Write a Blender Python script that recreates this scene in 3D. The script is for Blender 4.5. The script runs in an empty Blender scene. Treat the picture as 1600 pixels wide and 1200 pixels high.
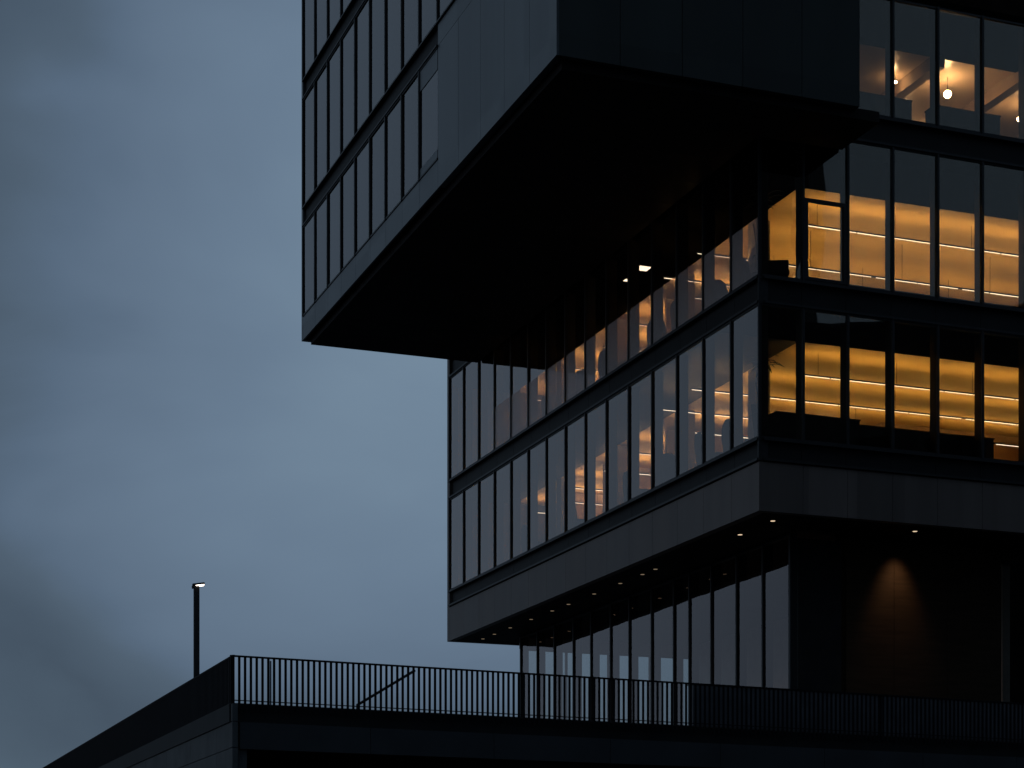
import bpy, math, random
from mathutils import Vector, Matrix
random.seed(7)
R = math.radians
sc = bpy.context.scene
COL = sc.collection

# ------------------------------------------------------------------ camera
EYE = 1.6
cd = bpy.data.cameras.new('camera')
cam = bpy.data.objects.new('camera', cd)
COL.objects.link(cam)
cam.location = (0, 0, EYE)
cam.rotation_euler = (R(90), 0, 0)
cd.lens = 67.5
cd.sensor_width = 36
cd.shift_y = 0.523
cd.clip_end = 4000
cd.clip_start = 0.1
sc.camera = cam

# ------------------------------------------------------------------ world: overcast dusk sky
SUN_ELEV, SUN_ROT = R(2.0), R(-75)
w = bpy.data.worlds.new('World')
sc.world = w
w.use_nodes = True
nt = w.node_tree
nt.nodes.clear()
N = lambda t: nt.nodes.new(t)
L = nt.links.new
out = N('ShaderNodeOutputWorld'); bg = N('ShaderNodeBackground')
L(bg.outputs[0], out.inputs[0])
sky = N('ShaderNodeTexSky'); sky.sky_type = 'NISHITA'; sky.sun_disc = False
sky.sun_elevation = SUN_ELEV; sky.sun_rotation = SUN_ROT
tc = N('ShaderNodeTexCoord')
mp = N('ShaderNodeMapping'); mp.inputs['Scale'].default_value = (2.4, 2.0, 5.0)
mp.inputs['Rotation'].default_value = (0, R(24), 0)
L(tc.outputs['Generated'], mp.inputs[0])
n1 = N('ShaderNodeTexNoise'); n1.inputs['Scale'].default_value = 1.5; n1.inputs['Detail'].default_value = 9
n1.inputs['Roughness'].default_value = 0.5; n1.inputs['Distortion'].default_value = 0.5
L(mp.outputs[0], n1.inputs['Vector'])
# a brighter break in the overcast behind the building, heavier cloud round it
nv = N('ShaderNodeVectorMath'); nv.operation = 'NORMALIZE'; L(tc.outputs['Generated'], nv.inputs[0])
sb = N('ShaderNodeVectorMath'); sb.operation = 'DISTANCE'; L(nv.outputs[0], sb.inputs[0])
_d = Vector((-0.033, 1.0, 0.325)).normalized(); sb.inputs[1].default_value = _d
n2 = N('ShaderNodeTexNoise'); n2.inputs['Scale'].default_value = 3.4; n2.inputs['Detail'].default_value = 2
L(mp.outputs[0], n2.inputs['Vector'])
w1 = N('ShaderNodeMath'); w1.operation = 'MULTIPLY_ADD'; L(n1.outputs[0], w1.inputs[0]); w1.inputs[1].default_value = -0.16; L(sb.outputs['Value'], w1.inputs[2])
w2 = N('ShaderNodeMath'); w2.operation = 'MULTIPLY_ADD'; L(n2.outputs[0], w2.inputs[0]); w2.inputs[1].default_value = -0.09; w2.inputs[2].default_value = 0.125
w3 = N('ShaderNodeMath'); w3.operation = 'ADD'; L(w1.outputs[0], w3.inputs[0]); L(w2.outputs[0], w3.inputs[1])
cr = N('ShaderNodeValToRGB')
e = cr.color_ramp.elements
e[0].position = 0.03; e[0].color = (0.182, 0.262, 0.352, 1)
e[1].position = 1.0; e[1].color = (0.110, 0.160, 0.225, 1)
for p_, c_ in ((0.12, (0.143, 0.208, 0.293, 1)), (0.18, (0.119, 0.174, 0.250, 1)), (0.21, (0.100, 0.149, 0.218, 1)), (0.24, (0.081, 0.120, 0.170, 1)), (0.285, (0.060, 0.090, 0.130, 1)), (0.34, (0.085, 0.130, 0.180, 1)), (0.5, (0.165, 0.235, 0.320, 1)), (0.75, (0.165, 0.235, 0.315, 1))):
    q = cr.color_ramp.elements.new(p_); q.color = c_
L(w3.outputs[0], cr.inputs[0])
sm = N('ShaderNodeMix'); sm.data_type = 'RGBA'; sm.blend_type = 'MULTIPLY'; sm.inputs[0].default_value = 1
L(sky.outputs[0], sm.inputs[6]); sm.inputs[7].default_value = (0.05, 0.05, 0.05, 1)
mx = N('ShaderNodeMix'); mx.data_type = 'RGBA'; mx.inputs[0].default_value = 0.95
L(sm.outputs[2], mx.inputs[6]); L(cr.outputs[0], mx.inputs[7])
L(mx.outputs[2], bg.inputs[0])
bg.inputs[1].default_value = 1.0

sd = bpy.data.lights.new('sun', 'SUN'); sun = bpy.data.objects.new('sun', sd); COL.objects.link(sun)
sd.energy = 0.06; sd.angle = R(20); sd.color = (1, 0.9, 0.8)
sun.rotation_euler = (R(80), 0, R(-75)); sun.location = (-20, 0, 40)

vs = sc.view_settings
vs.view_transform = 'Standard'; vs.look = 'None'; vs.exposure = 0; vs.gamma = 1; vs.use_curve_mapping = False

# ------------------------------------------------------------------ materials
def mat(name, col, rough=0.6, spec=0.5, metal=0.0, emit=None, estr=0, var=0.0, vscale=3.0, bump=0.0, bscale=20, stretch=(1, 1, 1), rvar=0.0, cells=None):
    m = bpy.data.materials.new(name); m.use_nodes = True
    t = m.node_tree; b = t.nodes['Principled BSDF']
    b.inputs['Base Color'].default_value = (*col, 1)
    b.inputs['Roughness'].default_value = rough
    b.inputs['Metallic'].default_value = metal
    b.inputs['Specular IOR Level'].default_value = spec
    if emit:
        b.inputs['Emission Color'].default_value = (*emit, 1); b.inputs['Emission Strength'].default_value = estr
    if var or bump or rvar:
        c = t.nodes.new('ShaderNodeTexCoord'); mpn = t.nodes.new('ShaderNodeMapping'); mpn.inputs['Scale'].default_value = stretch
        t.links.new(c.outputs['Object'], mpn.inputs[0])
    if var or rvar:
        n = t.nodes.new('ShaderNodeTexNoise'); n.inputs['Scale'].default_value = vscale; n.inputs['Detail'].default_value = 6
        t.links.new(mpn.outputs[0], n.inputs['Vector'])
    if var:
        r = t.nodes.new('ShaderNodeValToRGB')
        r.color_ramp.elements[0].position = 0.3; r.color_ramp.elements[1].position = 0.7
        r.color_ramp.elements[0].color = (*[x * (1 - var) for x in col], 1)
        r.color_ramp.elements[1].color = (*[x * (1 + var) for x in col], 1)
        t.links.new(n.outputs[0], r.inputs[0]); t.links.new(r.outputs[0], b.inputs['Base Color'])
    if rvar:
        mr = t.nodes.new('ShaderNodeMapRange'); mr.inputs[1].default_value = 0.3; mr.inputs[2].default_value = 0.7
        mr.inputs[3].default_value = rough - rvar; mr.inputs[4].default_value = rough + rvar
        t.links.new(n.outputs[0], mr.inputs[0]); t.links.new(mr.outputs[0], b.inputs['Roughness'])
    if cells:
        c3 = t.nodes.new('ShaderNodeTexCoord'); ma = t.nodes.new('ShaderNodeVectorMath'); ma.operation = 'MULTIPLY'; ma.inputs[1].default_value = cells
        t.links.new(c3.outputs['Object'], ma.inputs[0]); fl_ = t.nodes.new('ShaderNodeVectorMath'); fl_.operation = 'FLOOR'; t.links.new(ma.outputs[0], fl_.inputs[0])
        wn = t.nodes.new('ShaderNodeTexWhiteNoise'); t.links.new(fl_.outputs[0], wn.inputs['Vector'])
        m1 = t.nodes.new('ShaderNodeMapRange'); m1.inputs[3].default_value = 0.82; m1.inputs[4].default_value = 1.16; t.links.new(wn.outputs['Value'], m1.inputs[0])
        mm = t.nodes.new('ShaderNodeMix'); mm.data_type = 'RGBA'; mm.blend_type = 'MULTIPLY'; mm.inputs[0].default_value = 1
        t.links.new(r.outputs[0], mm.inputs[6]); t.links.new(m1.outputs[0], mm.inputs[7]); t.links.new(mm.outputs[2], b.inputs['Base Color'])
        m2 = t.nodes.new('ShaderNodeMapRange'); m2.inputs[3].default_value = rough - 0.035; m2.inputs[4].default_value = rough + 0.035; t.links.new(wn.outputs['Value'], m2.inputs[0])
        t.links.new(m2.outputs[0], b.inputs['Roughness'])
    if bump:
        n2 = t.nodes.new('ShaderNodeTexNoise'); n2.inputs['Scale'].default_value = bscale
        t.links.new(mpn.outputs[0], n2.inputs['Vector'])
        bn = t.nodes.new('ShaderNodeBump'); bn.inputs['Strength'].default_value = bump; bn.inputs['Distance'].default_value = 0.02
        t.links.new(n2.outputs[0], bn.inputs['Height']); t.links.new(bn.outputs[0], b.inputs['Normal'])
    return m

def glassmat(name, tint, refl=1.0, ior=1.5, wav=0.02, rtint=(1, 1, 1)):
    m = bpy.data.materials.new(name); m.use_nodes = True
    t = m.node_tree; t.nodes.clear()
    o = t.nodes.new('ShaderNodeOutputMaterial')
    tr = t.nodes.new('ShaderNodeBsdfTransparent'); tr.inputs[0].default_value = (*tint, 1)
    gl = t.nodes.new('ShaderNodeBsdfGlossy'); gl.inputs['Roughness'].default_value = 0.0; gl.inputs[0].default_value = (*rtint, 1)
    fr = t.nodes.new('ShaderNodeFresnel'); fr.inputs[0].default_value = ior
    mu = t.nodes.new('ShaderNodeMath'); mu.operation = 'MULTIPLY'; mu.inputs[1].default_value = refl; mu.use_clamp = True
    c = t.nodes.new('ShaderNodeTexCoord'); n = t.nodes.new('ShaderNodeTexNoise'); n.inputs['Scale'].default_value = 0.7
    n.inputs['Detail'].default_value = 1
    t.links.new(c.outputs['Object'], n.inputs['Vector'])
    bn = t.nodes.new('ShaderNodeBump'); bn.inputs['Strength'].default_value = 1.0; bn.inputs['Distance'].default_value = wav
    t.links.new(n.outputs[0], bn.inputs['Height']); t.links.new(bn.outputs[0], gl.inputs['Normal'])
    mi = t.nodes.new('ShaderNodeMixShader')
    ge = t.nodes.new('ShaderNodeNewGeometry'); iv = t.nodes.new('ShaderNodeMath'); iv.operation = 'SUBTRACT'; iv.inputs[0].default_value = 1.0
    t.links.new(ge.outputs['Backfacing'], iv.inputs[1]); mb = t.nodes.new('ShaderNodeMath'); mb.operation = 'MULTIPLY'
    t.links.new(fr.outputs[0], mu.inputs[0]); t.links.new(mu.outputs[0], mb.inputs[0]); t.links.new(iv.outputs[0], mb.inputs[1]); t.links.new(mb.outputs[0], mi.inputs[0])
    t.links.new(tr.outputs[0], mi.inputs[1]); t.links.new(gl.outputs[0], mi.inputs[2]); t.links.new(mi.outputs[0], o.inputs[0])
    return m

def emitmat(name, col, s):
    m = bpy.data.materials.new(name); m.use_nodes = True
    t = m.node_tree; t.nodes.clear(); o = t.nodes.new('ShaderNodeOutputMaterial'); e = t.nodes.new('ShaderNodeEmission')
    e.inputs[0].default_value = (*col, 1); e.inputs[1].default_value = s; t.links.new(e.outputs[0], o.inputs[0]); return m

M = {}
M['black'] = mat('black_powder_coat', (0.009, 0.010, 0.012), 0.5, 0.3, var=0.25, vscale=8)
M['panel'] = mat('grey_metal_panel', (0.046, 0.055, 0.063), 0.42, 0.46, var=0.14, vscale=0.8, stretch=(1, 1.5, 0.15), cells=(0.0, 0.62, 0.25))
M['panel_low'] = mat('charcoal_panel', (0.098, 0.078, 0.070), 0.50, 0.30, var=0.16, vscale=0.9, stretch=(1.5, 1.5, 0.2), cells=(0.72, 0.63, 0.1))
M['span'] = mat('dark_spandrel', (0.016, 0.016, 0.017), 0.55, 0.10, var=0.15, vscale=1.2)
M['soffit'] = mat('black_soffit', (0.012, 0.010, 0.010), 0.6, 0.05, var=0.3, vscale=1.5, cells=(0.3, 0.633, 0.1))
M['concrete'] = mat('dark_concrete', (0.062, 0.068, 0.072), 0.75, 0.25, var=0.25, vscale=1.3, bump=0.3, bscale=14)
M['edge'] = mat('black_slab_edge', (0.008, 0.009, 0.010), 0.7, 0.2, var=0.3, vscale=2)
M['lintel'] = mat('dark_lintel_panel', (0.022, 0.026, 0.030), 0.6, 0.3, var=0.2, vscale=1)
M['asphalt'] = mat('asphalt', (0.05, 0.05, 0.052), 0.85, 0.3, var=0.25, vscale=0.5, bump=0.4, bscale=30)
M['paver'] = mat('terrace_paving', (0.06, 0.06, 0.062), 0.8, 0.3, var=0.2, vscale=2)
M['gold'] = mat('gold_timber_ceiling', (0.62, 0.40, 0.15), 0.5, 0.3, var=0.10, vscale=0.8, stretch=(0.3, 2, 1))
M['cream'] = mat('cream_ceiling', (0.66, 0.50, 0.37), 0.33, 0.5, var=0.04, vscale=1)
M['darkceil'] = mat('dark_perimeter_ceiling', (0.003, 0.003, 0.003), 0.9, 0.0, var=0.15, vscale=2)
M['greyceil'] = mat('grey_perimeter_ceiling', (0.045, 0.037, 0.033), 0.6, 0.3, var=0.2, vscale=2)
M['rail'] = mat('matt_black_rail', (0.008, 0.008, 0.010), 0.7, 0.06)
M['partition'] = mat('partition_paint', (0.60, 0.46, 0.34), 0.7, 0.3, var=0.06, vscale=1)
M['beam'] = mat('ceiling_beam_paint', (0.30, 0.22, 0.17), 0.6, 0.3)
M['floor'] = mat('interior_carpet', (0.03, 0.03, 0.035), 0.9, 0.1, var=0.2, vscale=6)
M['core'] = mat('interior_wall_paint', (0.42, 0.29, 0.19), 0.7, 0.3, var=0.08, vscale=1)
M['column'] = mat('interior_column_paint', (0.35, 0.30, 0.27), 0.6, 0.3)
M['dark_fabric'] = mat('dark_upholstery', (0.015, 0.018, 0.022), 0.85, 0.2, var=0.3, vscale=10)
M['cab'] = mat('dark_laminate', (0.016, 0.017, 0.020), 0.5, 0.3, var=0.2, vscale=5)
M['leaf'] = mat('dark_leaf', (0.03, 0.05, 0.02), 0.5, 0.4, var=0.4, vscale=9)
M['bronze'] = mat('brown_wall_panel', (0.030, 0.019, 0.011), 0.7, 0.1, var=0.22, vscale=2.5, stretch=(0.5, 1, 6))
M['darkpan'] = mat('dark_door_panel', (0.012, 0.012, 0.013), 0.5, 0.2, var=0.3, vscale=2)
M['facing'] = mat('facing_building_wall', (0.03, 0.03, 0.032), 0.8, 0.2, var=0.3, vscale=0.3)
M['glass'] = glassmat('window_glass', (0.76, 0.73, 0.71), 1.7, wav=0.005, rtint=(1.0, 0.90, 0.88))
M['glass_front'] = glassmat('front_window_glass', (0.78, 0.76, 0.72), 4.6, wav=0.004)
M['glass_dark'] = glassmat('tinted_window_glass', (0.26, 0.26, 0.26), 0.98, wav=0.005, rtint=(1.0, 0.95, 0.95))
M['glass_lobby'] = glassmat('lobby_glass', (0.80, 0.82, 0.81), 1.6, wav=0.004, rtint=(1.0, 0.88, 0.88))
M['glass_clear'] = glassmat('clear_end_glass', (0.95, 0.97, 0.96), 1.0, wav=0.002)
M['led'] = emitmat('led_strip_light', (1.0, 0.82, 0.60), 3.6)
M['uplight'] = emitmat('led_uplight', (1.0, 0.63, 0.24), 50.0)
M['uplight_low'] = emitmat('led_uplight_lower', (1.0, 0.64, 0.21), 46.0)
M['uplight_in'] = emitmat('led_uplight_inner', (1.0, 0.66, 0.32), 145.0)
M['uplight_in_low'] = emitmat('led_uplight_inner_lower', (1.0, 0.66, 0.34), 70.0)
M['lamp'] = emitmat('downlight_lens', (1.0, 0.75, 0.48), 0.95)
M['lamp_dim'] = emitmat('dim_downlight_lens', (1.0, 0.75, 0.48), 0.20)
M['globe'] = emitmat('globe_glow', (1.0, 0.62, 0.28), 185.0)
M['poleled'] = emitmat('lamp_head_glow', (1.0, 0.85, 0.72), 7.0)

def sheenmat():
    "satin film standing in for a sky reflection on the outer face of the lower part of a pane"
    m = bpy.data.materials.new('painted_sky_sheen'); m.use_nodes = True
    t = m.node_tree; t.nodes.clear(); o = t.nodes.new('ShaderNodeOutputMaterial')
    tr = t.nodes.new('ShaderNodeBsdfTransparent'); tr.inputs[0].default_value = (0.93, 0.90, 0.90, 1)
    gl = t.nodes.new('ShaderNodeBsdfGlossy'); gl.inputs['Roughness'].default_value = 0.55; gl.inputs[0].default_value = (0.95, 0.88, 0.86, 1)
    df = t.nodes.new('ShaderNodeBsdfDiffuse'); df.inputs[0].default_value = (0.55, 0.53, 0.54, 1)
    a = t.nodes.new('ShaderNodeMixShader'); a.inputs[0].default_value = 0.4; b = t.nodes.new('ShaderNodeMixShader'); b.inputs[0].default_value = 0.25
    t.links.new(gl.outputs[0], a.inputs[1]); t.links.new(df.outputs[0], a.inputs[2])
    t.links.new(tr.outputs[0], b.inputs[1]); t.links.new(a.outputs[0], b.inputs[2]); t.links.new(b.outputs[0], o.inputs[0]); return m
M['sheen'] = sheenmat()
# ------------------------------------------------------------------ helpers
def pane(name, g, parent, axis, a, c0, c1, z0, z1):
    "a glass pane 6 mm thick, set a few millimetres out of true like real glazing"
    d = [random.uniform(-0.0035, 0.0035) for _ in range(4)]; m = MB()
    pts = [(c0, z0, d[0]), (c1, z0, d[1]), (c1, z1, d[1] + d[2]), (c0, z1, d[0] + d[2])]
    for o_ in (0.008, 0.014):
        for (c, z, e_) in pts: m.v.append((a + o_ + e_, c, z) if axis == 'x' else (c, a + o_ + e_, z))
    m.f = [(0, 3, 2, 1), (4, 5, 6, 7), (0, 1, 5, 4), (1, 2, 6, 5), (2, 3, 7, 6), (3, 0, 4, 7)]
    return m.build(name, g, parent)
class MB:
    def __init__(s): s.v = []; s.f = []
    def box(s, x0, x1, y0, y1, z0, z1):
        i = len(s.v)
        s.v += [(x0, y0, z0), (x1, y0, z0), (x1, y1, z0), (x0, y1, z0), (x0, y0, z1), (x1, y0, z1), (x1, y1, z1), (x0, y1, z1)]
        s.f += [(i, i+3, i+2, i+1), (i+4, i+5, i+6, i+7), (i, i+1, i+5, i+4), (i+1, i+2, i+6, i+5), (i+2, i+3, i+7, i+6), (i+3, i, i+4, i+7)]
        return s
    def prism(s, pts, z0, z1):
        i = len(s.v); n = len(pts)
        s.v += [(p[0], p[1], z0) for p in pts] + [(p[0], p[1], z1) for p in pts]
        s.f += [tuple(i + k for k in reversed(range(n))), tuple(i + n + k for k in range(n))]
        s.f += [(i + k, i + (k + 1) % n, i + n + (k + 1) % n, i + n + k) for k in range(n)]
        return s
    def cyl(s, cx, cy, z0, z1, r0, r1=None, n=20):
        r1 = r0 if r1 is None else r1; i = len(s.v)
        for z, r in ((z0, r0), (z1, r1)):
            s.v += [(cx + r * math.cos(2 * math.pi * k / n), cy + r * math.sin(2 * math.pi * k / n), z) for k in range(n)]
        s.f += [tuple(i + k for k in reversed(range(n))), tuple(i + n + k for k in range(n))]
        s.f += [(i + k, i + (k + 1) % n, i + n + (k + 1) % n, i + n + k) for k in range(n)]
        return s
    def tube(s, a, b, r, n=10):
        a = Vector(a); b = Vector(b); d = (b - a).normalized(); u = d.orthogonal().normalized(); v = d.cross(u); i = len(s.v)
        for p in (a, b):
            for k in range(n):
                t = 2 * math.pi * k / n; s.v.append(tuple(p + u * r * math.cos(t) + v * r * math.sin(t)))
        s.f += [tuple(i + k for k in reversed(range(n))), tuple(i + n + k for k in range(n))]
        s.f += [(i + k, i + (k + 1) % n, i + n + (k + 1) % n, i + n + k) for k in range(n)]
        return s
    def sphere(s, c, r, nu=20, nv=12, sz=1.0):
        i = len(s.v)
        for a in range(nv + 1):
            th = math.pi * a / nv
            for b in range(nu):
                ph = 2 * math.pi * b / nu
                s.v.append((c[0] + r * math.sin(th) * math.cos(ph), c[1] + r * math.sin(th) * math.sin(ph), c[2] + r * sz * math.cos(th)))
        for a in range(nv):
            for b in range(nu):
                s.f.append((i + a*nu + b, i + (a+1)*nu + b, i + (a+1)*nu + (b+1) % nu, i + a*nu + (b+1) % nu))
        return s
    def build(s, name, m, parent=None, bevel=0, smooth=False):
        me = bpy.data.meshes.new(name); me.from_pydata(s.v, [], s.f); me.validate(); me.update()
        me.materials.append(m if not isinstance(m, str) else M[m])
        o = bpy.data.objects.new(name, me); COL.objects.link(o)
        if parent: o.parent = parent
        if bevel:
            bv = o.modifiers.new('bevel', 'BEVEL'); bv.width = bevel; bv.segments = 2; bv.limit_method = 'ANGLE'
        if smooth:
            for p in me.polygons: p.use_smooth = True
        return o

def tag(o, label=None, cat=None, group=None, kind=None):
    if label: o['label'] = label
    if cat: o['category'] = cat
    if group: o['group'] = group
    if kind: o['kind'] = kind
    return o

CX, CY, ANG = 6.1, 47.4, math.atan2(0.353, 0.9356)
ca, sa = math.cos(ANG), math.sin(ANG)
def W(x, y, z=0):
    "building frame (x along the right facade, y along the left facade, z above eye level) to world"
    return (CX + x * ca - y * sa, CY + x * sa + y * ca, z + EYE)
def thing(name, loc, rz=ANG):
    o = bpy.data.objects.new(name, None); o.empty_display_size = 0.3; COL.objects.link(o)
    o.location = loc; o.rotation_euler = (0, 0, rz); return o

# ------------------------------------------------------------------ ground
g = MB().box(-1500, 1500, -1500, 1500, -0.5, 0.0).build('ground', 'asphalt'); tag(g, kind='structure')

# ------------------------------------------------------------------ office building
B = thing('office_building', W(0, 0, 0))
tag(B, 'dark glass office building of two stacked offset blocks with amber lit floors', 'building')
# local z is measured from eye level
XR, YB = 15.6, 23.7           # extents of the lower block
Z_S, Z_P, Z_G1, Z_T1, Z_G2, Z_T2 = 10.10, 11.34, 11.90, 15.23, 15.90, 19.62
Z_G3, Z_T3 = 20.32, 23.38
Z_C2 = 19.30
UX0, UX1, UY0, UY1, UZ = -6.22, 1.62, -2.05, 20.7, 19.50
TOP = 36.0

# windows -----------------------------------------------------------
def win_left(x, y0, y1, z0, z1, g='glass', fin=0.31, name='window', last=False):
    "window in a facade whose outside is -x; the mullion stands at its far end y1"
    m = MB()
    m.box(x - 0.040, x + fin, y1 - 0.03, y1 + 0.03, z0, z1)
    m.box(x - 0.02, x + 0.10, y0 + 0.03, y1 - 0.03, z0, z0 + 0.05)
    m.box(x - 0.02, x + 0.10, y0 + 0.03, y1 - 0.03, z1 - 0.05, z1)
    o = m.build(name, 'black', B)
    pane('pane', g, o, 'x', x, y0 + 0.03, y1 - 0.03, z0 + 0.05, z1 - 0.05)
    return o
def win_right(y, x0, x1, z0, z1, g='glass_front', fin=0.31, name='window'):
    m = MB()
    m.box(x1 - 0.03, x1 + 0.03, y - 0.045, y + fin, z0, z1)
    m.box(x0 + 0.03, x1 - 0.03, y - 0.02, y + 0.10, z0, z0 + 0.05)
    m.box(x0 + 0.03, x1 - 0.03, y - 0.02, y + 0.10, z1 - 0.05, z1)
    o = m.build(name, 'black', B)
    pane('pane', g, o, 'y', y, x0 + 0.03, x1 - 0.03, z0 + 0.05, z1 - 0.05)
    return o

yb = [0.0, 1.48] + [1.48 + (23.7 - 1.48) / 14 * k for k in range(1, 15)]
for (z0, z1) in ((Z_G1, Z_T1), (Z_G2, Z_T2)):
    for k in range(15):
        y1 = yb[k + 1] if k < 14 else 23.67
        o = win_left(0.0, max(yb[k], 0.02), y1, z0, z1)
        if z0 == Z_G2 and k < 12: MB().box(-0.006, -0.003, max(yb[k], 0.02) + 0.032, y1 - 0.032, z0 + 0.05, 17.36).build('sky_sheen_film', 'sheen', o)  # added sheet paints the grey sky reflection onto the lower panes
xb = [0.0, 1.23, 2.50, 3.81, 5.14, 6.49, 7.85, 9.2, 10.55]
for (z0, z1) in ((Z_G1, Z_T1), (Z_G2, Z_T2)):
    for k in range(8):
        o = win_right(0.0, max(xb[k], 0.05), xb[k + 1], z0, z1)
        if k == 1 and z0 == Z_G2:      # opening sash in the second bay
            s = MB(); a, b_, c, d = xb[1] + 0.03, xb[2] - 0.03, z0 + 0.05, z0 + 2.08
            s.box(a, a + 0.10, -0.035, 0.008, c, d).box(b_ - 0.10, b_, -0.035, 0.008, c, d)
            s.box(a + 0.10, b_ - 0.10, -0.035, 0.008, d - 0.10, d).box(a + 0.10, b_ - 0.10, -0.035, 0.008, c, c + 0.07)
            s.build('sash_frame', 'black', o)
for k in range(2, 8):
    win_right(0.0, xb[k] if k > 2 else 2.43, xb[k + 1], Z_G3, Z_T3)
# blank cladding beyond the windows of the right facade (outside the frame)
MB().box(10.58, XR, -0.02, 0.30, Z_P, TOP).build('facade_cladding', 'panel_low', B)
# corner post
MB().box(-0.03, 0.02, -0.03, 0.02, Z_P, Z_T2).box(0.02, 0.26, 0.02, 0.09, Z_P, Z_T2).build('corner_post', 'black', B)
# spandrels: set back from the glass line, capped by black sills
def spandrel(z0, z1, name='spandrel', m='span'):
    o = MB()
    for k in range(15): o.box(0.09, 0.20, yb[k] + 0.012 if k else 0.09, yb[k+1] - (0 if k < 14 else 0.06), z0, z1)
    xs = xb + [XR]
    for k in range(8): o.box(xs[k] + 0.012 if k else 0.2, xs[k+1], 0.09, 0.20, z0, z1)
    o.box(0.10, 0.2, 0.10, 0.2, z0, z1)
    p = o.build(name, m, B)
    t = MB()
    for (za, zb) in ((z0 - 0.03, z0 + 0.03), (z1 - 0.03, z1 + 0.03)):
        t.box(-0.06, 0.12, 0.0, 23.70, za, zb); t.box(0.121, 10.5, -0.06, 0.12, za, zb)
    t.build('sill', 'black', p)
spandrel(Z_T1 + 0.03, Z_G2 - 0.03); spandrel(Z_P + 0.03, Z_G1 - 0.03)
o = MB()
o.box(0.09, 0.20, 0.09, 23.64, Z_T2 + 0.0, UZ + 0.7)
o.box(0.2, 10.5, 0.09, 0.20, Z_T2, Z_G3 - 0.01)
p = o.build('spandrel', 'span', B)
MB().box(1.7, 10.5, -0.06, 0.12, Z_T2 - 0.01, Z_T2 + 0.05).box(2.4, 10.5, -0.06, 0.12, Z_G3 - 0.07, Z_G3 - 0.01).build('sill', 'black', p)
MB().box(-0.06, 0.12, 20.72, 23.7, Z_T2 - 0.01, Z_T2 + 0.05).build('sill', 'black', p)
# fascia panels around the foot of the lower block
o = MB()
for k in range(15):
    o.box(0.0, 0.06, yb[k] + (0.005 if k else 0), yb[k+1] - 0.005, Z_S, Z_P - 0.03)
xs = xb + [11.9, 13.2, XR]
for k in range(len(xs) - 1): o.box(xs[k] + (0.005 if k else 0.061), xs[k+1] - 0.005, 0.0, 0.06, Z_S, Z_P - 0.03)
o.box(0.07, 0.25, 0.07, 23.7, Z_S + 0.01, Z_P); o.box(0.25, XR, 0.07, 0.25, Z_S + 0.01, Z_P)
o.build('fascia_panel', 'panel_low', B)
# underside of the lower block
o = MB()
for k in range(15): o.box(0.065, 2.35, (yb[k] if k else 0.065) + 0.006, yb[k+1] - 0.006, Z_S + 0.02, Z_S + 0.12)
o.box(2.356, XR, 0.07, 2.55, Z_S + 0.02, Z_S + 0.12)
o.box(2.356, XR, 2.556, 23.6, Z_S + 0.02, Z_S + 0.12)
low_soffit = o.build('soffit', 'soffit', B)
# back and far walls, roof
MB().box(0.0, XR, 23.71, 23.95, Z_S, TOP).box(XR + 0.01, XR + 0.25, 0.0, 23.95, Z_S, TOP).build('rear_wall', 'panel_low', B)
MB().box(UX0, XR + 0.25, UY0, 23.95, TOP + 0.01, TOP + 0.3).build('roof', 'soffit', B)

# floors: slabs, perimeter ceilings, lit ceilings, cores ------------
def storey(zf, zc, lit, inset=2.5, ceil='gold', x0=0.21, y0=0.21):
    MB().box(x0, XR, y0, 23.7, zf - 0.10, zf + 0.0).build('floor_slab', 'floor', B)
    c = MB()
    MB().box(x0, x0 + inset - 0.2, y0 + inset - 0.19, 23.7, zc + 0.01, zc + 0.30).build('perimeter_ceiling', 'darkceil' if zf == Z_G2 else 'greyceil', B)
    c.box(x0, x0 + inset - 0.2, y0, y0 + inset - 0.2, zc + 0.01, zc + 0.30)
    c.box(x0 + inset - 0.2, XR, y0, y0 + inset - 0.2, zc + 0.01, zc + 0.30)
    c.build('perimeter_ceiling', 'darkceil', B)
    MB().box(x0 + inset - 0.19, XR, y0 + inset - 0.19, 23.7, zc + 0.06, zc + 0.34).build('ceiling', ceil, B)
storey(Z_G1, Z_T1, True); storey(Z_G2, Z_C2, True)
storey(Z_G3, Z_T3, True, inset=2.5, ceil='cream', x0=1.7)
for zf, zc in ((Z_G1, Z_T1), (Z_G2, Z_C2)):
    MB().box(9.0, 9.3, 9.0, 23.7, zf + 0.003, zc + 0.05).box(9.31, XR, 9.0, 9.3, zf + 0.003, zc + 0.05).build('core_wall', 'core', B)
MB().box(1.8, XR, 12.0, 12.3, Z_G3 + 0.003, Z_T3 + 0.05).build('core_wall', 'core', B)
# interior columns behind the left facade
for zf, zc in ((Z_G1, Z_T1), (Z_G2, Z_C2)):
    for y in (4.9, 9.6, 14.3, 19.1):
        MB().box(2.5, 2.95, y, y + 0.45, zf + 0.003, zc + 0.0).build('interior_column', 'column', B)
# meeting room partitions inside
for zf, zc in ((Z_G1, Z_T1), (Z_G2, Z_C2)):
    for y in (12.1, 17.0, 21.3):
        MB().box(3.2, 8.99, y, y + 0.12, zf + 0.003, zc + 0.05).build('partition_wall', 'partition', B)
# beams on the top visible floor
for x in (3.9, 6.6, 9.3, 12.0):
    MB().box(x, x + 0.30, 2.35, 11.99, Z_T3 - 0.30, Z_T3 + 0.058).build('ceiling_beam', 'beam', B)
MB().box(1.64, 1.74, 0.21, 12.0, Z_G3 + 0.003, Z_T3 + 0.0).build('partition_wall', 'cab', B)

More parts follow.
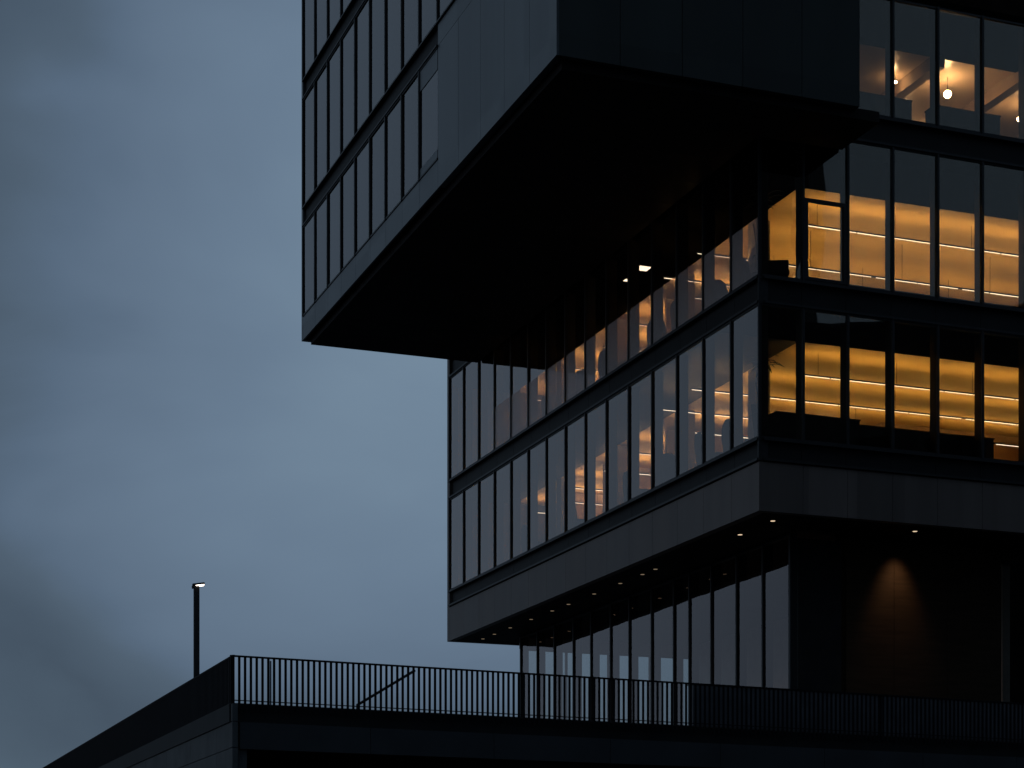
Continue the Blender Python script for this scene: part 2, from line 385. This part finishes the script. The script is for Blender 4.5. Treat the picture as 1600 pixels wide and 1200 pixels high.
# upper block -------------------------------------------------------
# left face glazing rows
R1 = (20.27, 23.28); R2 = (23.92, 27.55); R3 = (28.20, 31.85)
WY0 = UY0 + 8.44
wy = [WY0 + (UY1 - WY0) / 9 * k for k in range(10)]
for k in range(9): win_left(UX0, wy[k], wy[k+1] - (0.03 if k == 8 else 0), *R1, g='glass_dark', fin=0.25)
wy2 = [WY0 - 1.6 * 3, WY0 - 1.6 * 2, WY0 - 1.6] + wy
for k in range(len(wy2) - 1): win_left(UX0, wy2[k], wy2[k+1] - (0.03 if k == len(wy2) - 2 else 0), *R2, g='glass_dark', fin=0.25)
for k in range(len(wy2) - 1): 
    if k > 1: win_left(UX0, wy2[k], wy2[k+1] - (0.03 if k == len(wy2) - 2 else 0), *R3, g='glass_dark', fin=0.25)
# solid infill above the glass of the bay next to the blank panels
MB().box(UX0 - 0.004, UX0 + 0.004, wy[0] + 0.035, wy[1] - 0.035, R1[1] - 0.60, R1[1] - 0.06).build('infill_panel', 'panel', B)
MB().box(UX0 - 0.004, UX0 + 0.004, wy[0] + 0.035, wy[1] - 0.035, R1[0] + 0.055, R1[0] + 0.28).build('infill_panel', 'panel', B)
# metal panels of the left face
o = MB()
py = [UY0 + 1.69 * k for k in range(5)] + [WY0]
for k in range(5):
    o.box(UX0, UX0 + 0.06, py[k] + (0.006 if k else 0.0), py[k+1] - 0.006, UZ, R1[1] + 0.0)
for k in range(9):
    o.box(UX0, UX0 + 0.06, wy[k] + 0.006, wy[k+1] - (0.006 if k < 8 else 0), UZ, R1[0] - 0.015)
for k in range(5):
    if py[k+1] <= wy2[0] + 0.1 or k < 2: o.box(UX0, UX0 + 0.06, py[k] + (0.006 if k else 0.0), min(py[k+1] - 0.006, wy2[0] - 0.02), R1[1] + 0.012, TOP)
o.box(UX0, UX0 + 0.06, wy2[0] - 0.01, WY0 - 0.006, R1[1] + 0.012, R2[0] - 0.06)
o.box(UX0, UX0 + 0.06, wy2[0] - 0.01, wy2[2], R2[1] + 0.06, TOP)
o.box(UX0, UX0 + 0.06, wy2[2] + 0.01, UY1, R3[1] + 0.06, TOP)
o.box(UX0 + 0.07, UX0 + 0.2, UY0 + 0.07, WY0 - 0.02, UZ + 0.02, R2[0] - 0.07)
o.build('metal_cladding', 'panel', B)
# recessed spandrel bands of the left face
o = MB()
o.box(UX0 + 0.08, UX0 + 0.20, WY0, UY1 - 0.05, R1[1] + 0.03, R2[0] - 0.03)
o.box(UX0 + 0.08, UX0 + 0.20, wy2[2], UY1 - 0.05, R2[1] + 0.03, R3[0] - 0.03)
p = o.build('spandrel', 'span', B)
t = MB()
for z in (R1[1], R2[0] - 0.04):
    t.box(UX0 - 0.05, UX0 + 0.12, WY0 - (0 if z < R2[0] - 0.1 else 4.8), UY1, z + 0.0, z + 0.04)
for z in (R2[1], R3[0] - 0.04): t.box(UX0 - 0.05, UX0 + 0.12, wy2[2], UY1, z, z + 0.04)
t.build('sill', 'black', p)
# front face of the upper block: tall metal panels
o = MB()
n = 5; wpan = (UX1 - UX0) / n
for k in range(n):
    o.box(UX0 + wpan * k + (0.008 if k else 0.061), UX0 + wpan * (k+1) - (0.008 if k < n - 1 else 0), UY0, UY0 + 0.06, UZ, TOP)
o.box(UX0 + 0.08, UX1 - 0.02, UY0 + 0.065, UY0 + 0.2, UZ + 0.02, TOP)
o.box(UX1 - 0.06, UX1, UY0 + 0.066, 0.0, UZ, TOP)
o.build('front_cladding', mat('dark_front_panel', (0.026, 0.031, 0.030), 0.62, 0.2, var=0.15, vscale=0.8, stretch=(1, 1, 0.2), cells=(0.64, 0.0, 0.1)), B)
# rear wall of the upper block and the floors behind its glass
MB().box(UX0 + 0.0, -0.01, UY1 + 0.02, UY1 + 0.2, UZ, TOP).build('rear_wall', 'panel', B)
for z in (R1[1] + 0.05, R2[1] + 0.05):
    MB().box(UX0 + 0.21, 1.6, UY0 + 0.21, UY1, z, z + 0.45).build('floor_slab', 'floor', B)
MB().box(-1.6, -1.4, UY0 + 0.3, UY1, UZ + 0.2, TOP).build('partition_wall', 'column', B)
# underside: recessed lip and dropped slab
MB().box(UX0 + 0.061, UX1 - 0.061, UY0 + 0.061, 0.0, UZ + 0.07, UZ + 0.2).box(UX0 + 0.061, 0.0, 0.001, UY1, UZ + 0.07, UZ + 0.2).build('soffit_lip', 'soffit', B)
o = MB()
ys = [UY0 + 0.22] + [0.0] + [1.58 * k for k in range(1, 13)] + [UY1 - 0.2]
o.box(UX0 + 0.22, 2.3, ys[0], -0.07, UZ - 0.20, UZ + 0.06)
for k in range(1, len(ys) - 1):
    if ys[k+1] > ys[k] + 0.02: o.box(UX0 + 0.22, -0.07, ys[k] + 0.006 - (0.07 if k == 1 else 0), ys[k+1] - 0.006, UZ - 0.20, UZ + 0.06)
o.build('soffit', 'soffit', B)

# lobby -------------------------------------------------------------
GX, GY0, GY1, Z_F = 2.1, 2.2, 21.95, 4.66
gy = [2.2, 3.71, 5.23, 6.78, 8.2, 9.24, 10.8, 12.45, 13.9, 15.5, 17.0, 18.7, 20.3, 21.95]
for k in range(13):
    win_left(GX, gy[k] + (0.05 if k == 0 else 0), gy[k+1] - (0.03 if k == 12 else 0), Z_F + 0.05, Z_S - 0.01, g='glass_lobby', fin=0.28, name='lobby_window')
MB().box(GX - 0.05, GX + 0.16, GY0 - 0.06, GY0 + 0.04, Z_F, Z_S + 0.0).build('corner_post', 'black', B)
# end glazing of the lobby, open to the sky behind
for k in range(4):
    x0 = GX + 0.1 + 1.66 * k
    win_right(GY1, x0, x0 + 1.66, Z_F + 0.05, 9.69, g='glass_clear', fin=0.08, name='lobby_end_window')
MB().box(GX, 8.85, GY1 - 0.05, GY1 + 0.15, 9.70, Z_S).box(8.86, XR, GY1 - 0.05, GY1 + 0.2, Z_F, Z_S).build('lobby_end_wall', 'column', B)
MB().box(8.86, 9.1, GY0 + 0.3, GY1 - 0.06, Z_F, Z_S).build('core_wall', mat('lobby_core', (0.30, 0.24, 0.21), 0.6, 0.3, var=0.1), B)
MB().box(9.11, XR, GY0 + 2.6, GY0 + 2.8, Z_F, Z_S).build('core_wall', 'bronze', B)
# front wall of the lobby
def XF(px):
    c = (px - 800) / 3000.0
    return (c * (CY + GY0 * ca) - (CX - GY0 * sa)) / (ca - sa * c)
xs = [2.30, XF(1314), XF(1322), XF(1397), XF(1480), XF(1565)]
o = MB()
for k in (2, 3, 4):
    o.box(xs[k] + 0.006, xs[k+1] - 0.006, GY0, GY0 + 0.1, Z_F, Z_S)
o.box(xs[1], xs[5], GY0 + 0.11, GY0 + 0.3, Z_F, Z_S)
o.build('lobby_front_wall', 'bronze', B)
MB().box(xs[0], xs[1] - 0.01, GY0 - 0.04, GY0 + 0.1, Z_F, Z_S - 0.12).build('service_door', 'darkpan', B)
win_right(GY0, xs[5], xs[5] + 1.5, Z_F + 0.05, Z_S - 0.3, g='glass_lobby', name='lobby_front_window')
MB().box(xs[5] + 1.55, XR, GY0, GY0 + 0.3, Z_F, Z_S).box(xs[5], xs[5] + 1.54, GY0, GY0 + 0.3, Z_S - 0.28, Z_S).build('lobby_front_wall', 'bronze', B)

# ------------------------------------------------------------------ lights of the building
def linear_light(x0, x1, y, z, zc, label, group, up='uplight'):
    t = thing('linear_light', W((x0 + x1) / 2, y, z)); tag(t, label, 'ceiling light', group)
    h = (x1 - x0) / 2
    MB().box(-h, h, -0.030, 0.030, 0.0, 0.028).box(-h, h, -0.030, -0.025, 0.029, 0.038).box(-h, h, 0.025, 0.030, 0.029, 0.038).build('housing', 'black', t)
    d = MB(); x = -h + 0.05
    while x < h - 0.3:
        ln = min(random.choice((0.9, 1.35, 1.75)), h - 0.05 - x); q_ = random.uniform(0.010, 0.018); d.box(x, x + ln, -q_, q_, -0.008, -0.001); x += ln + random.choice((0.03, 0.05, 0.16))
    d.build('diffuser', 'led', t)
    MB().box(-h + 0.02, h - 0.02, -0.023, 0.023, 0.030, 0.032).build('uplight', up, t)
    for k in range(5):
        xx = -h + 0.6 + (2 * h - 1.2) * k / 4
        MB().tube((xx, 0, 0.06), (xx, 0, zc - z + 0.06), 0.006, 6).build('suspension_cable', 'black', t)
ordn = ['first', 'second', 'third', 'fourth']
for zc, fl, ys in ((Z_T1, 'lower', (3.4, 5.7, 7.9)), (Z_C2, 'upper', (3.45, 5.35, 7.5))):
    for k, y in enumerate(ys):
        dr = 0.58 if (k == 0 or fl == 'lower') else 1.0
        linear_light(0.9 if k != 0 else 3.0, 8.9 if y > 9 else 14.0, y, zc - dr, zc,
                     '%s long thin ceiling light from the glass on the %s amber lit floor' % (ordn[k], fl), 'linear ceiling lights on the amber floors', 'uplight_low' if fl == 'lower' else 'uplight')
    for k, y in enumerate((10.2, 13.2, 15.7, 18.4, 20.5, 22.5)):
        linear_light(2.6, 8.8, y, zc - 0.5, zc, ['nearest', 'second', 'third', 'fourth', 'fifth', 'farthest'][k] + ' short ceiling light deep behind the left glass of the %s amber floor' % fl, 'short ceiling lights deep inside the %s amber floor' % fl, 'uplight_in' if fl == 'upper' else 'uplight_in_low')
for k, (zc, nm) in enumerate(((R1[1] + 0.04, 'lowest'), (R2[1] + 0.04, 'middle'))):  # lamps added to warm the glass of the overhanging block
    t = linear_light(-5.3, -2.2, 6.9, zc - 0.5, zc, 'added dim fill light behind the %s row of left windows in the overhanging block' % nm, 'added dim fill lights in the overhanging block')

for k, (y, w_) in enumerate(((9.62, 0.19), (10.75, 0.10))):
    t = thing('ceiling_panel_light', W(1.26, y, Z_C2)); tag(t, ['bright square ceiling light glimpsed between mullions under the overhang', 'smaller square ceiling light left of the bright one under the overhang'][k], 'ceiling light', 'square ceiling lights behind the left glass')
    MB().box(-w_ - 0.02, w_ + 0.02, -w_ - 0.02, w_ + 0.02, -0.02, 0.008).build('frame', 'black', t)
    MB().box(-w_, w_, -w_, w_, -0.026, -0.021).build('diffuser', 'led', t)
# globe lamps on the top visible floor; two deep ones added to brighten the ceiling
for k, (x, y, dr, lab) in enumerate(((7.75, 3.5, 0.42, 'glowing globe lamp seen through the top right windows, largest and brightest'),
                                 (6.33, 3.9, 0.14, 'glowing globe lamp beside the first thick mullion of the top right windows'),
                                 (10.62, 4.2, 0.42, 'glowing globe lamp at the right edge of the top right windows'),
                                 (5.6, 7.6, 0.42, 'added globe lamp brightening the ceiling deep inside above the left cabinet of the top right windows'),
                                 (8.6, 7.2, 0.42, 'added globe lamp brightening the ceiling deep inside between the brightest globe and the right edge, top right windows'))):
    t = thing('globe_lamp', W(x, y, Z_T3)); tag(t, lab, 'lamp', 'globe lamps on the top floor')
    rr = (0.10, 0.035, 0.06, 0.08, 0.08)[k]
    MB().sphere((0, 0, -dr), rr).build('globe', 'globe', t, smooth=True)
    MB().tube((0, 0, -dr + rr), (0, 0, 0.05), 0.01).build('stem', 'black', t)

# recessed downlights under the lower block
def soffit_xy(px, py, z=Z_S):
    d = z * 3000 / (1437 - py); X = (px - 800) / 3000 * d
    rx, ry = X - CX, d - CY
    return rx * ca + ry * sa, -rx * sa + ry * ca
dl = [(0.95, 1.05), (0.98, 2.9), (1.0, 8.2), (1.0, 9.1), (1.0, 10.7), (1.0, 12.7), (1.0, 14.8), (1.0, 16.2), (1.0, 18.1), (1.0, 20.1), (1.0, 21.7), (1.0, 22.9)]
lab_dl = ['lit round downlight nearest the front corner of the lower soffit', 'second lit downlight from the front corner of the lower soffit']
def downlight(x, y, label, on='lamp'):
    t = thing('downlight', W(x, y, Z_S)); tag(t, label, 'downlight', 'recessed downlights under the lower block')
    r = MB()
    n = 20; i0 = len(r.v)
    for (rad, z) in ((0.085, 0.012), (0.065, 0.012), (0.065, 0.018), (0.085, 0.018)):
        r.v += [(rad * math.cos(2*math.pi*k/n), rad * math.sin(2*math.pi*k/n), z) for k in range(n)]
    for a in range(4):
        b_ = (a + 1) % 4
        for k in range(n): r.f.append((a*n + k, a*n + (k+1) % n, b_*n + (k+1) % n, b_*n + k))
    r.build('trim_ring', 'black', t)
    MB().cyl(0, 0, 0.010, 0.016, 0.062).build('lens', on, t)
for k, (x, y) in enumerate(dl):
    if k < 2: lb = lab_dl[k]
    else: lb = 'small lit downlight, number %s of the row from the front corner of the lower soffit' % ['third','fourth','fifth','sixth','seventh','eighth','ninth','tenth','eleventh','twelfth'][k-2]
    downlight(x, y, lb, 'lamp' if k < 2 else 'lamp_dim')
downlight(5.04, 0.9, 'lit round downlight above the brown lit patch of the lobby wall')
for k, (x, y) in enumerate(((5.2, 6.0), (5.2, 11.0), (5.2, 16.0))):  # lamps added to warm the lobby interior
    t = thing('lobby_fill_light', W(x, y, Z_S - 0.08)); tag(t, '%s added warm fill light in the lobby ceiling behind the glass' % ['nearest', 'middle', 'farthest'][k], 'downlight', 'added fill lights inside the lobby')
    MB().cyl(0, 0, 0.0, 0.08, 0.09, 0.10).build('housing', 'black', t)
    ld = bpy.data.lights.new('lobby', 'SPOT'); lo = bpy.data.objects.new('lamp', ld); COL.objects.link(lo); lo.parent = t
    ld.energy = 130; ld.color = (1, 0.66, 0.46); ld.spot_size = R(140); ld.spot_blend = 0.8; ld.shadow_soft_size = 0.07; lo.location = (0, 0, -0.02)
t = thing('wall_washer', W(5.25, GY0 - 0.52, Z_S + 0.01)); tag(t, 'unlit looking spotlight in the soffit that washes the lobby wall brown', 'spotlight')
MB().cyl(0, 0, -0.05, 0.02, 0.06, 0.07).build('housing', 'black', t)
ld = bpy.data.lights.new('wash', 'SPOT'); lo = bpy.data.objects.new('lamp', ld); COL.objects.link(lo); lo.parent = t
ld.energy = 130; ld.color = (1, 0.60, 0.32); ld.spot_size = R(66); ld.spot_blend = 1.0; ld.shadow_soft_size = 0.22
lo.location = (0, 0, -0.07); lo.rotation_euler = (R(20), 0, 0)

# ------------------------------------------------------------------ furniture behind the glass
def cabinet(x0, x1, y, zf, h, label, group, rz=ANG, d=0.45):
    t = thing('cabinet', W(x0, y, zf)); tag(t, label, 'cabinet', group)
    wd = x1 - x0
    MB().box(0, wd, 0, d, 0.06, h - 0.03).build('carcass', 'cab', t)
    MB().box(-0.02, wd + 0.02, -0.02, d + 0.02, h - 0.028, h).build('top', 'cab', t)
    n = max(1, round(wd / 0.9))
    for k in range(n):
        MB().box(wd * k / n + 0.01, wd * (k+1) / n - 0.01, -0.019, -0.002, 0.08, h - 0.05).build('door', 'cab', t)
    MB().box(0.05, wd - 0.05, 0.05, d - 0.05, 0.0, 0.058).build('plinth', 'black', t)
cabinet(0.9, 3.3, 0.75, Z_G1 + 0.003, 0.92, 'tall dark cabinet behind the corner glass of the lower amber floor', 'cabinets behind the glass')
cabinet(3.32, 7.35, 0.75, Z_G1 + 0.003, 0.80, 'long low dark cabinet behind the right glass of the lower amber floor', 'cabinets behind the glass')
cabinet(2.6, 9.0, 0.6, Z_G2 + 0.003, 0.30, 'very low dark cabinet behind the right glass of the upper amber floor', 'cabinets behind the glass')
cabinet(2.5, 4.75, 0.6, Z_G3 + 0.003, 0.85, 'dark cabinet left of the gap in the top right windows', 'cabinets on the top floor')
cabinet(5.45, 7.45, 0.6, Z_G3 + 0.003, 0.85, 'dark cabinet right of the globe lamp in the top right windows', 'cabinets on the top floor')

def chair(x, y, zf, rz, label, group):
    t = thing('armchair', W(x, y, zf), ANG + rz); tag(t, label, 'chair', group)
    MB().box(-0.32, 0.32, -0.30, 0.30, 0.28, 0.46).build('seat', 'dark_fabric', t, bevel=0.06)
    b = MB(); n = 10
    pr = [(-0.34, 0.30), (-0.36, 0.75), (-0.30, 1.05), (-0.15, 1.20), (0.15, 1.20), (0.30, 1.05), (0.36, 0.75), (0.34, 0.30)]
    i = len(b.v); b.v += [(p[0], 0.24 + (p[1] - 0.3) * 0.12, p[1]) for p in pr] + [(p[0], 0.38 + (p[1] - 0.3) * 0.12, p[1]) for p in pr]
    k = len(pr); b.f += [tuple(range(k)), tuple(reversed(range(k, 2*k)))] + [(q, q + k, (q+1) % k + k, (q+1) % k) for q in range(k)]
    b.build('backrest', 'dark_fabric', t, bevel=0.03)
    for s in (-1, 1):
        MB().box(s*0.40 - 0.06, s*0.40 + 0.06, -0.26, 0.26, 0.30, 0.62).build('armrest', 'dark_fabric', t, bevel=0.03)
        for q in (-1, 1): MB().tube((s*0.26, q*0.24, 0.3), (s*0.32, q*0.28, 0.0), 0.018, 8).build('leg', 'black', t)
for k, y in enumerate((0.85, 2.3, 4.2, 5.9, 7.6, 9.3, 10.9, 13.2, 16.2)):
    chair(0.95 + 0.1 * (k % 3), y, Z_G2 + 0.003, R(95 + 14 * ((k * 7) % 5 - 2)), '%s dark high backed armchair from the corner behind the left glass, upper amber floor' % ['first','second','third','fourth','fifth','sixth','seventh','eighth','ninth'][k], 'armchairs behind the left glass upstairs')
for k, y in enumerate((1.2, 2.9, 4.4, 7.0, 9.1, 13.5, 17.4)):
    chair(0.95 + 0.1 * (k % 2), y, Z_G1 + 0.003, R(90 + 15 * ((k * 3) % 5 - 2)), '%s dark high backed armchair from the corner behind the left glass, lower amber floor' % ['first','second','third','fourth','fifth','sixth','seventh','eighth','ninth'][k], 'armchairs behind the left glass downstairs')

def plant(x, y, zf, h, label, seed):
    random.seed(seed)
    t = thing('potted_plant', W(x, y, zf)); tag(t, label, 'plant', 'potted plants in the corner windows')
    MB().cyl(0, 0, 0, 0.45, 0.17, 0.24).build('pot', 'cab', t)
    MB().tube((0, 0, 0.4), (0.03, 0.02, h * 0.72), 0.025).tube((0.0, 0, 0.4), (-0.14, 0.1, h * 0.6), 0.018).build('stem', 'black', t)
    l = MB()
    for k in range(46):
        a = random.uniform(0, 6.28); low = random.random() < 0.4
        z0 = (0.5 if low else h * 0.68) + random.uniform(0, 0.3); ln = random.uniform(0.30, 0.62); up = random.uniform(0.1, 0.55)
        if low: ln *= 0.6
        wv = random.uniform(0.025, 0.05); prev = None
        for s in range(6):
            f = s / 5; rr = ln * f; zz = z0 + up * f * 1.6 - 0.75 * f * f * up - 0.2 * f * f
            ww = wv * math.sin(math.pi * (0.1 + 0.85 * f)); cxp, cyp = rr * math.cos(a), rr * math.sin(a)
            nx, ny = -math.sin(a) * ww, math.cos(a) * ww
            i = len(l.v); l.v += [(cxp + nx, cyp + ny, zz), (cxp - nx, cyp - ny, zz)]
            if prev is not None: l.f.append((prev, prev + 1, i + 1, i))
            prev = i
    l.build('leaves', 'leaf', t)
plant(0.62, 1.1, Z_G2 + 0.003, 2.9, 'tall potted plant in the corner window of the upper amber floor', 3)
plant(0.72, 1.15, Z_G1 + 0.003, 2.9, 'tall potted plant in the corner window of the lower amber floor', 5)

# ------------------------------------------------------------------ podium with terrace
AX, AY = -6.0, 41.0
FD = Vector((0.905, 0.4254)); UL = Vector((-sa, ca)); FR = math.atan2(FD.y, FD.x)
P = thing('podium_building', (AX, AY, 0), 0); tag(P, 'low dark podium building carrying the railed terrace in the foreground', 'building')
def fl(f, u): v = FD * f + UL * u; return (v.x, v.y)
def slab(f0, f1, u0, u1): return [fl(f0, u0), fl(f1, u0), fl(f1, u1), fl(f0, u1)]
E = EYE
MB().prism(slab(0, 60, 0.16, 70), E + 4.24, E + 4.62).build('slab_edge', 'edge', P)
MB().prism(slab(0.04, 59.9, 0.17, 69.9), E + 4.624, E + 4.65).build('terrace_paving', 'paver', P)
# left wall in courses of panels with open joints
o = MB()
zs = [0, 1.0, 2.0, 3.0, E + 2.5, E + 3.12, E + 3.68, E + 4.24, E + 4.63]
u = [0.0, 1.6]
while u[-1] < 66: u.append(u[-1] + 3.0)
for a in range(len(zs) - 1):
    for b_ in range(len(u) - 1):
        o.prism(slab(0.03, 0.15, u[b_] + (0.007 if b_ else 0), u[b_+1] - 0.007), zs[a] + (0.008 if a else 0), zs[a+1] - 0.008)
o.prism(slab(0.16, 0.4, 0.2, 66), 0, E + 4.2)
o.build('side_wall', 'concrete', P)
o = MB(); f = 0.21
while f < 56:
    o.prism(slab(f, f + 2.99, 0.07, 0.16), E + 3.66, E + 4.236); f += 3.0
o.prism(slab(0.21, 59, 0.17, 0.4), E + 3.66, E + 4.2)
o.build('front_lintel', 'lintel', P)
MB().prism(slab(0.41, 59, 8, 8.3), 0, E + 4.2).build('back_wall', 'edge', P)
for f in (9, 18, 27, 36): MB().prism(slab(f, f + 0.5, 0.5, 1.0), 0, E + 4.23).build('pillar', 'edge', P)

# balustrades
ZB, ZR = E + 4.65, E + 5.658
def balustrade(name, ang, length, sp, label, off, post_at=(), hd=0.008):
    t = thing('balustrade', (AX, AY, ZB), ang); tag(t, label, 'railing', 'terrace balustrades')
    H = ZR - ZB; y = off
    MB().box(0, length, y - 0.03, y + 0.03, H - 0.035, H).build('top_rail', 'rail', t)
    MB().box(0.03, length, y - 0.012, y + 0.012, 0.035, 0.055).build('bottom_rail', 'rail', t)
    b0 = MB().box(-0.027, 0.027, -hd, hd, -0.16, H - 0.036).build('baluster', 'rail', t)
    n = int(length / sp); pos = [0.07 + sp * k for k in range(n)]
    b0.location = (pos[0], y, 0)
    for p in pos[1:100]:
        c = b0.copy(); COL.objects.link(c); c.parent = t; c.location = (p, y, 0)
    r = MB()
    for p in pos[100:]: r.box(p - 0.027, p + 0.027, y - hd, y + hd, -0.16, H - 0.036)
    q = r.build('far_balusters', 'rail', t); q['kind'] = 'stuff'
    for p in post_at: MB().box(p - 0.035, p + 0.035, y + 0.01, y + 0.07, -0.02, H - 0.036).build('post', 'rail', t)
    return t
balustrade('front', FR, 30, 0.13, 'black vertical bar balustrade along the front edge of the terrace', 0.06, (0.02, 16.9))
t = balustrade('side', ANG + R(90), 60, 0.13, 'black balustrade running away along the left side edge of the terrace', -0.06, (0.02,), 0.024)

# low planter wall between the balustrade and the lobby glass
def on_line(px, off): # distance along the front edge where the view at px crosses
    c = (px - 800) / 3000.0; x0, y0 = AX + UL.x * off, AY + UL.y * off
    return (c * y0 - x0) / (FD.x - c * FD.y)
f0 = on_line(1083, 1.2)
pw = thing('planter_wall', (AX + FD.x * f0 + UL.x * 1.2, AY + FD.y * f0 + UL.y * 1.2, ZB), FR)
tag(pw, 'low dark wall behind the right half of the front balustrade, below the lobby glass', 'wall')
q_ = MB(); k_ = 0.0
while k_ < 13: q_.box(k_, k_ + 1.49, 0, 0.12, 0, 1.13); k_ += 1.5
q_.build('wall_panel', mat('grey_planter_panel', (0.055, 0.057, 0.065), 0.6, 0.2, var=0.25, vscale=2), pw)
MB().box(-0.02, 13.5, -0.02, 0.30, 1.133, 1.16).build('coping', 'black', pw)

# slim pole just behind the balustrade, near its corner
v = (AX + FD.x * 0.98 + UL.x * 0.4, AY + FD.y * 0.98 + UL.y * 0.4)
sp = thing('slim_pole', (v[0], v[1], ZB), 0); tag(sp, 'slim grey pole just behind the corner end of the front balustrade', 'pole')
MB().cyl(0, 0, 0, 0.98, 0.018).build('shaft', mat('grey_steel', (0.12, 0.13, 0.15), 0.4, 0.5), sp)
MB().cyl(0, 0, 0, 0.02, 0.05).build('foot', 'black', sp)

# sloping handrail behind the balustrade
def at(px, y, d): return Vector(((px - 800) / 3000 * d, d, (1437 - y) / 3000 * d + E))
a_, b_ = at(558, 1102, 47.0), at(648, 1048, 48.0)
hr = thing('stair_handrail', (a_.x, a_.y, a_.z), 0); tag(hr, 'sloping dark handrail rising behind the front balustrade against the sky', 'handrail')
MB().tube((0, 0, 0), tuple(b_ - a_), 0.035, 12).build('rail', 'black', hr, smooth=False)
MB().tube((0, 0, 0.0), (0, 0, ZB - a_.z - 0.02), 0.025).build('support', 'black', hr)
d_ = b_ - a_
MB().tube(tuple(d_ * 0.98), (d_.x * 0.98, d_.y, ZB - a_.z), 0.012).build('support', 'black', hr)

# lamp post on the terrace
lp = at(307, 1100, 47.5)
LPz = ZB
lt = thing('lamp_post', (lp.x, lp.y, LPz), R(14)); tag(lt, 'tall slim black lamp post with small lit head on the terrace', 'street lamp')
ztop = (1437 - 916) / 3000 * 47.5 + E - LPz
MB().box(-0.07, 0.07, -0.07, 0.07, 0, ztop).build('post', 'black', lt, bevel=0.006)
hd = MB().box(-0.10, 0.20, -0.09, 0.09, 0, 0.05).build('lamp_head', 'black', lt, bevel=0.01)
hd.location = (0.0, -0.02, ztop + 0.01); hd.rotation_euler = (0, R(-9), 0)
MB().box(-0.02, 0.18, -0.08, 0.08, -0.014, -0.002).build('lens', 'poleled', hd)
MB().box(-0.12, -0.06, -0.05, 0.05, -0.06, -0.002).build('bracket', 'black', hd)

# ------------------------------------------------------------------ dark building across the street, seen mirrored in the lower right glass
F = thing('facing_building', (46, 20, 0), math.atan2(0.811, 0.62)); tag(F, 'dark building opposite, mirrored as a black skyline in the lower amber windows', 'building')
MB().box(-3.6, 30, -14, 0, 0, 31.0).build('wall', 'facing', F)
MB().box(-34, -3.61, -14, 0, 0, 62).build('reflection_blocker', 'facing', F)  # unseen tower added to black out sky reflections in the corner glass
MB().box(6, 9, -9, -3, 31.0, 32.4).box(14, 19, -8, -4, 31.0, 32.0).build('roof_plant', 'facing', F)
o = MB()
for k in range(16):
    for j in range(6): o.box(-30 + 3.6 * k, -28 + 3.6 * k, 0.02, 0.08, 2 + 4.1 * j, 4.6 + 4.1 * j)
o.build('window_band', 'glass_dark', F)
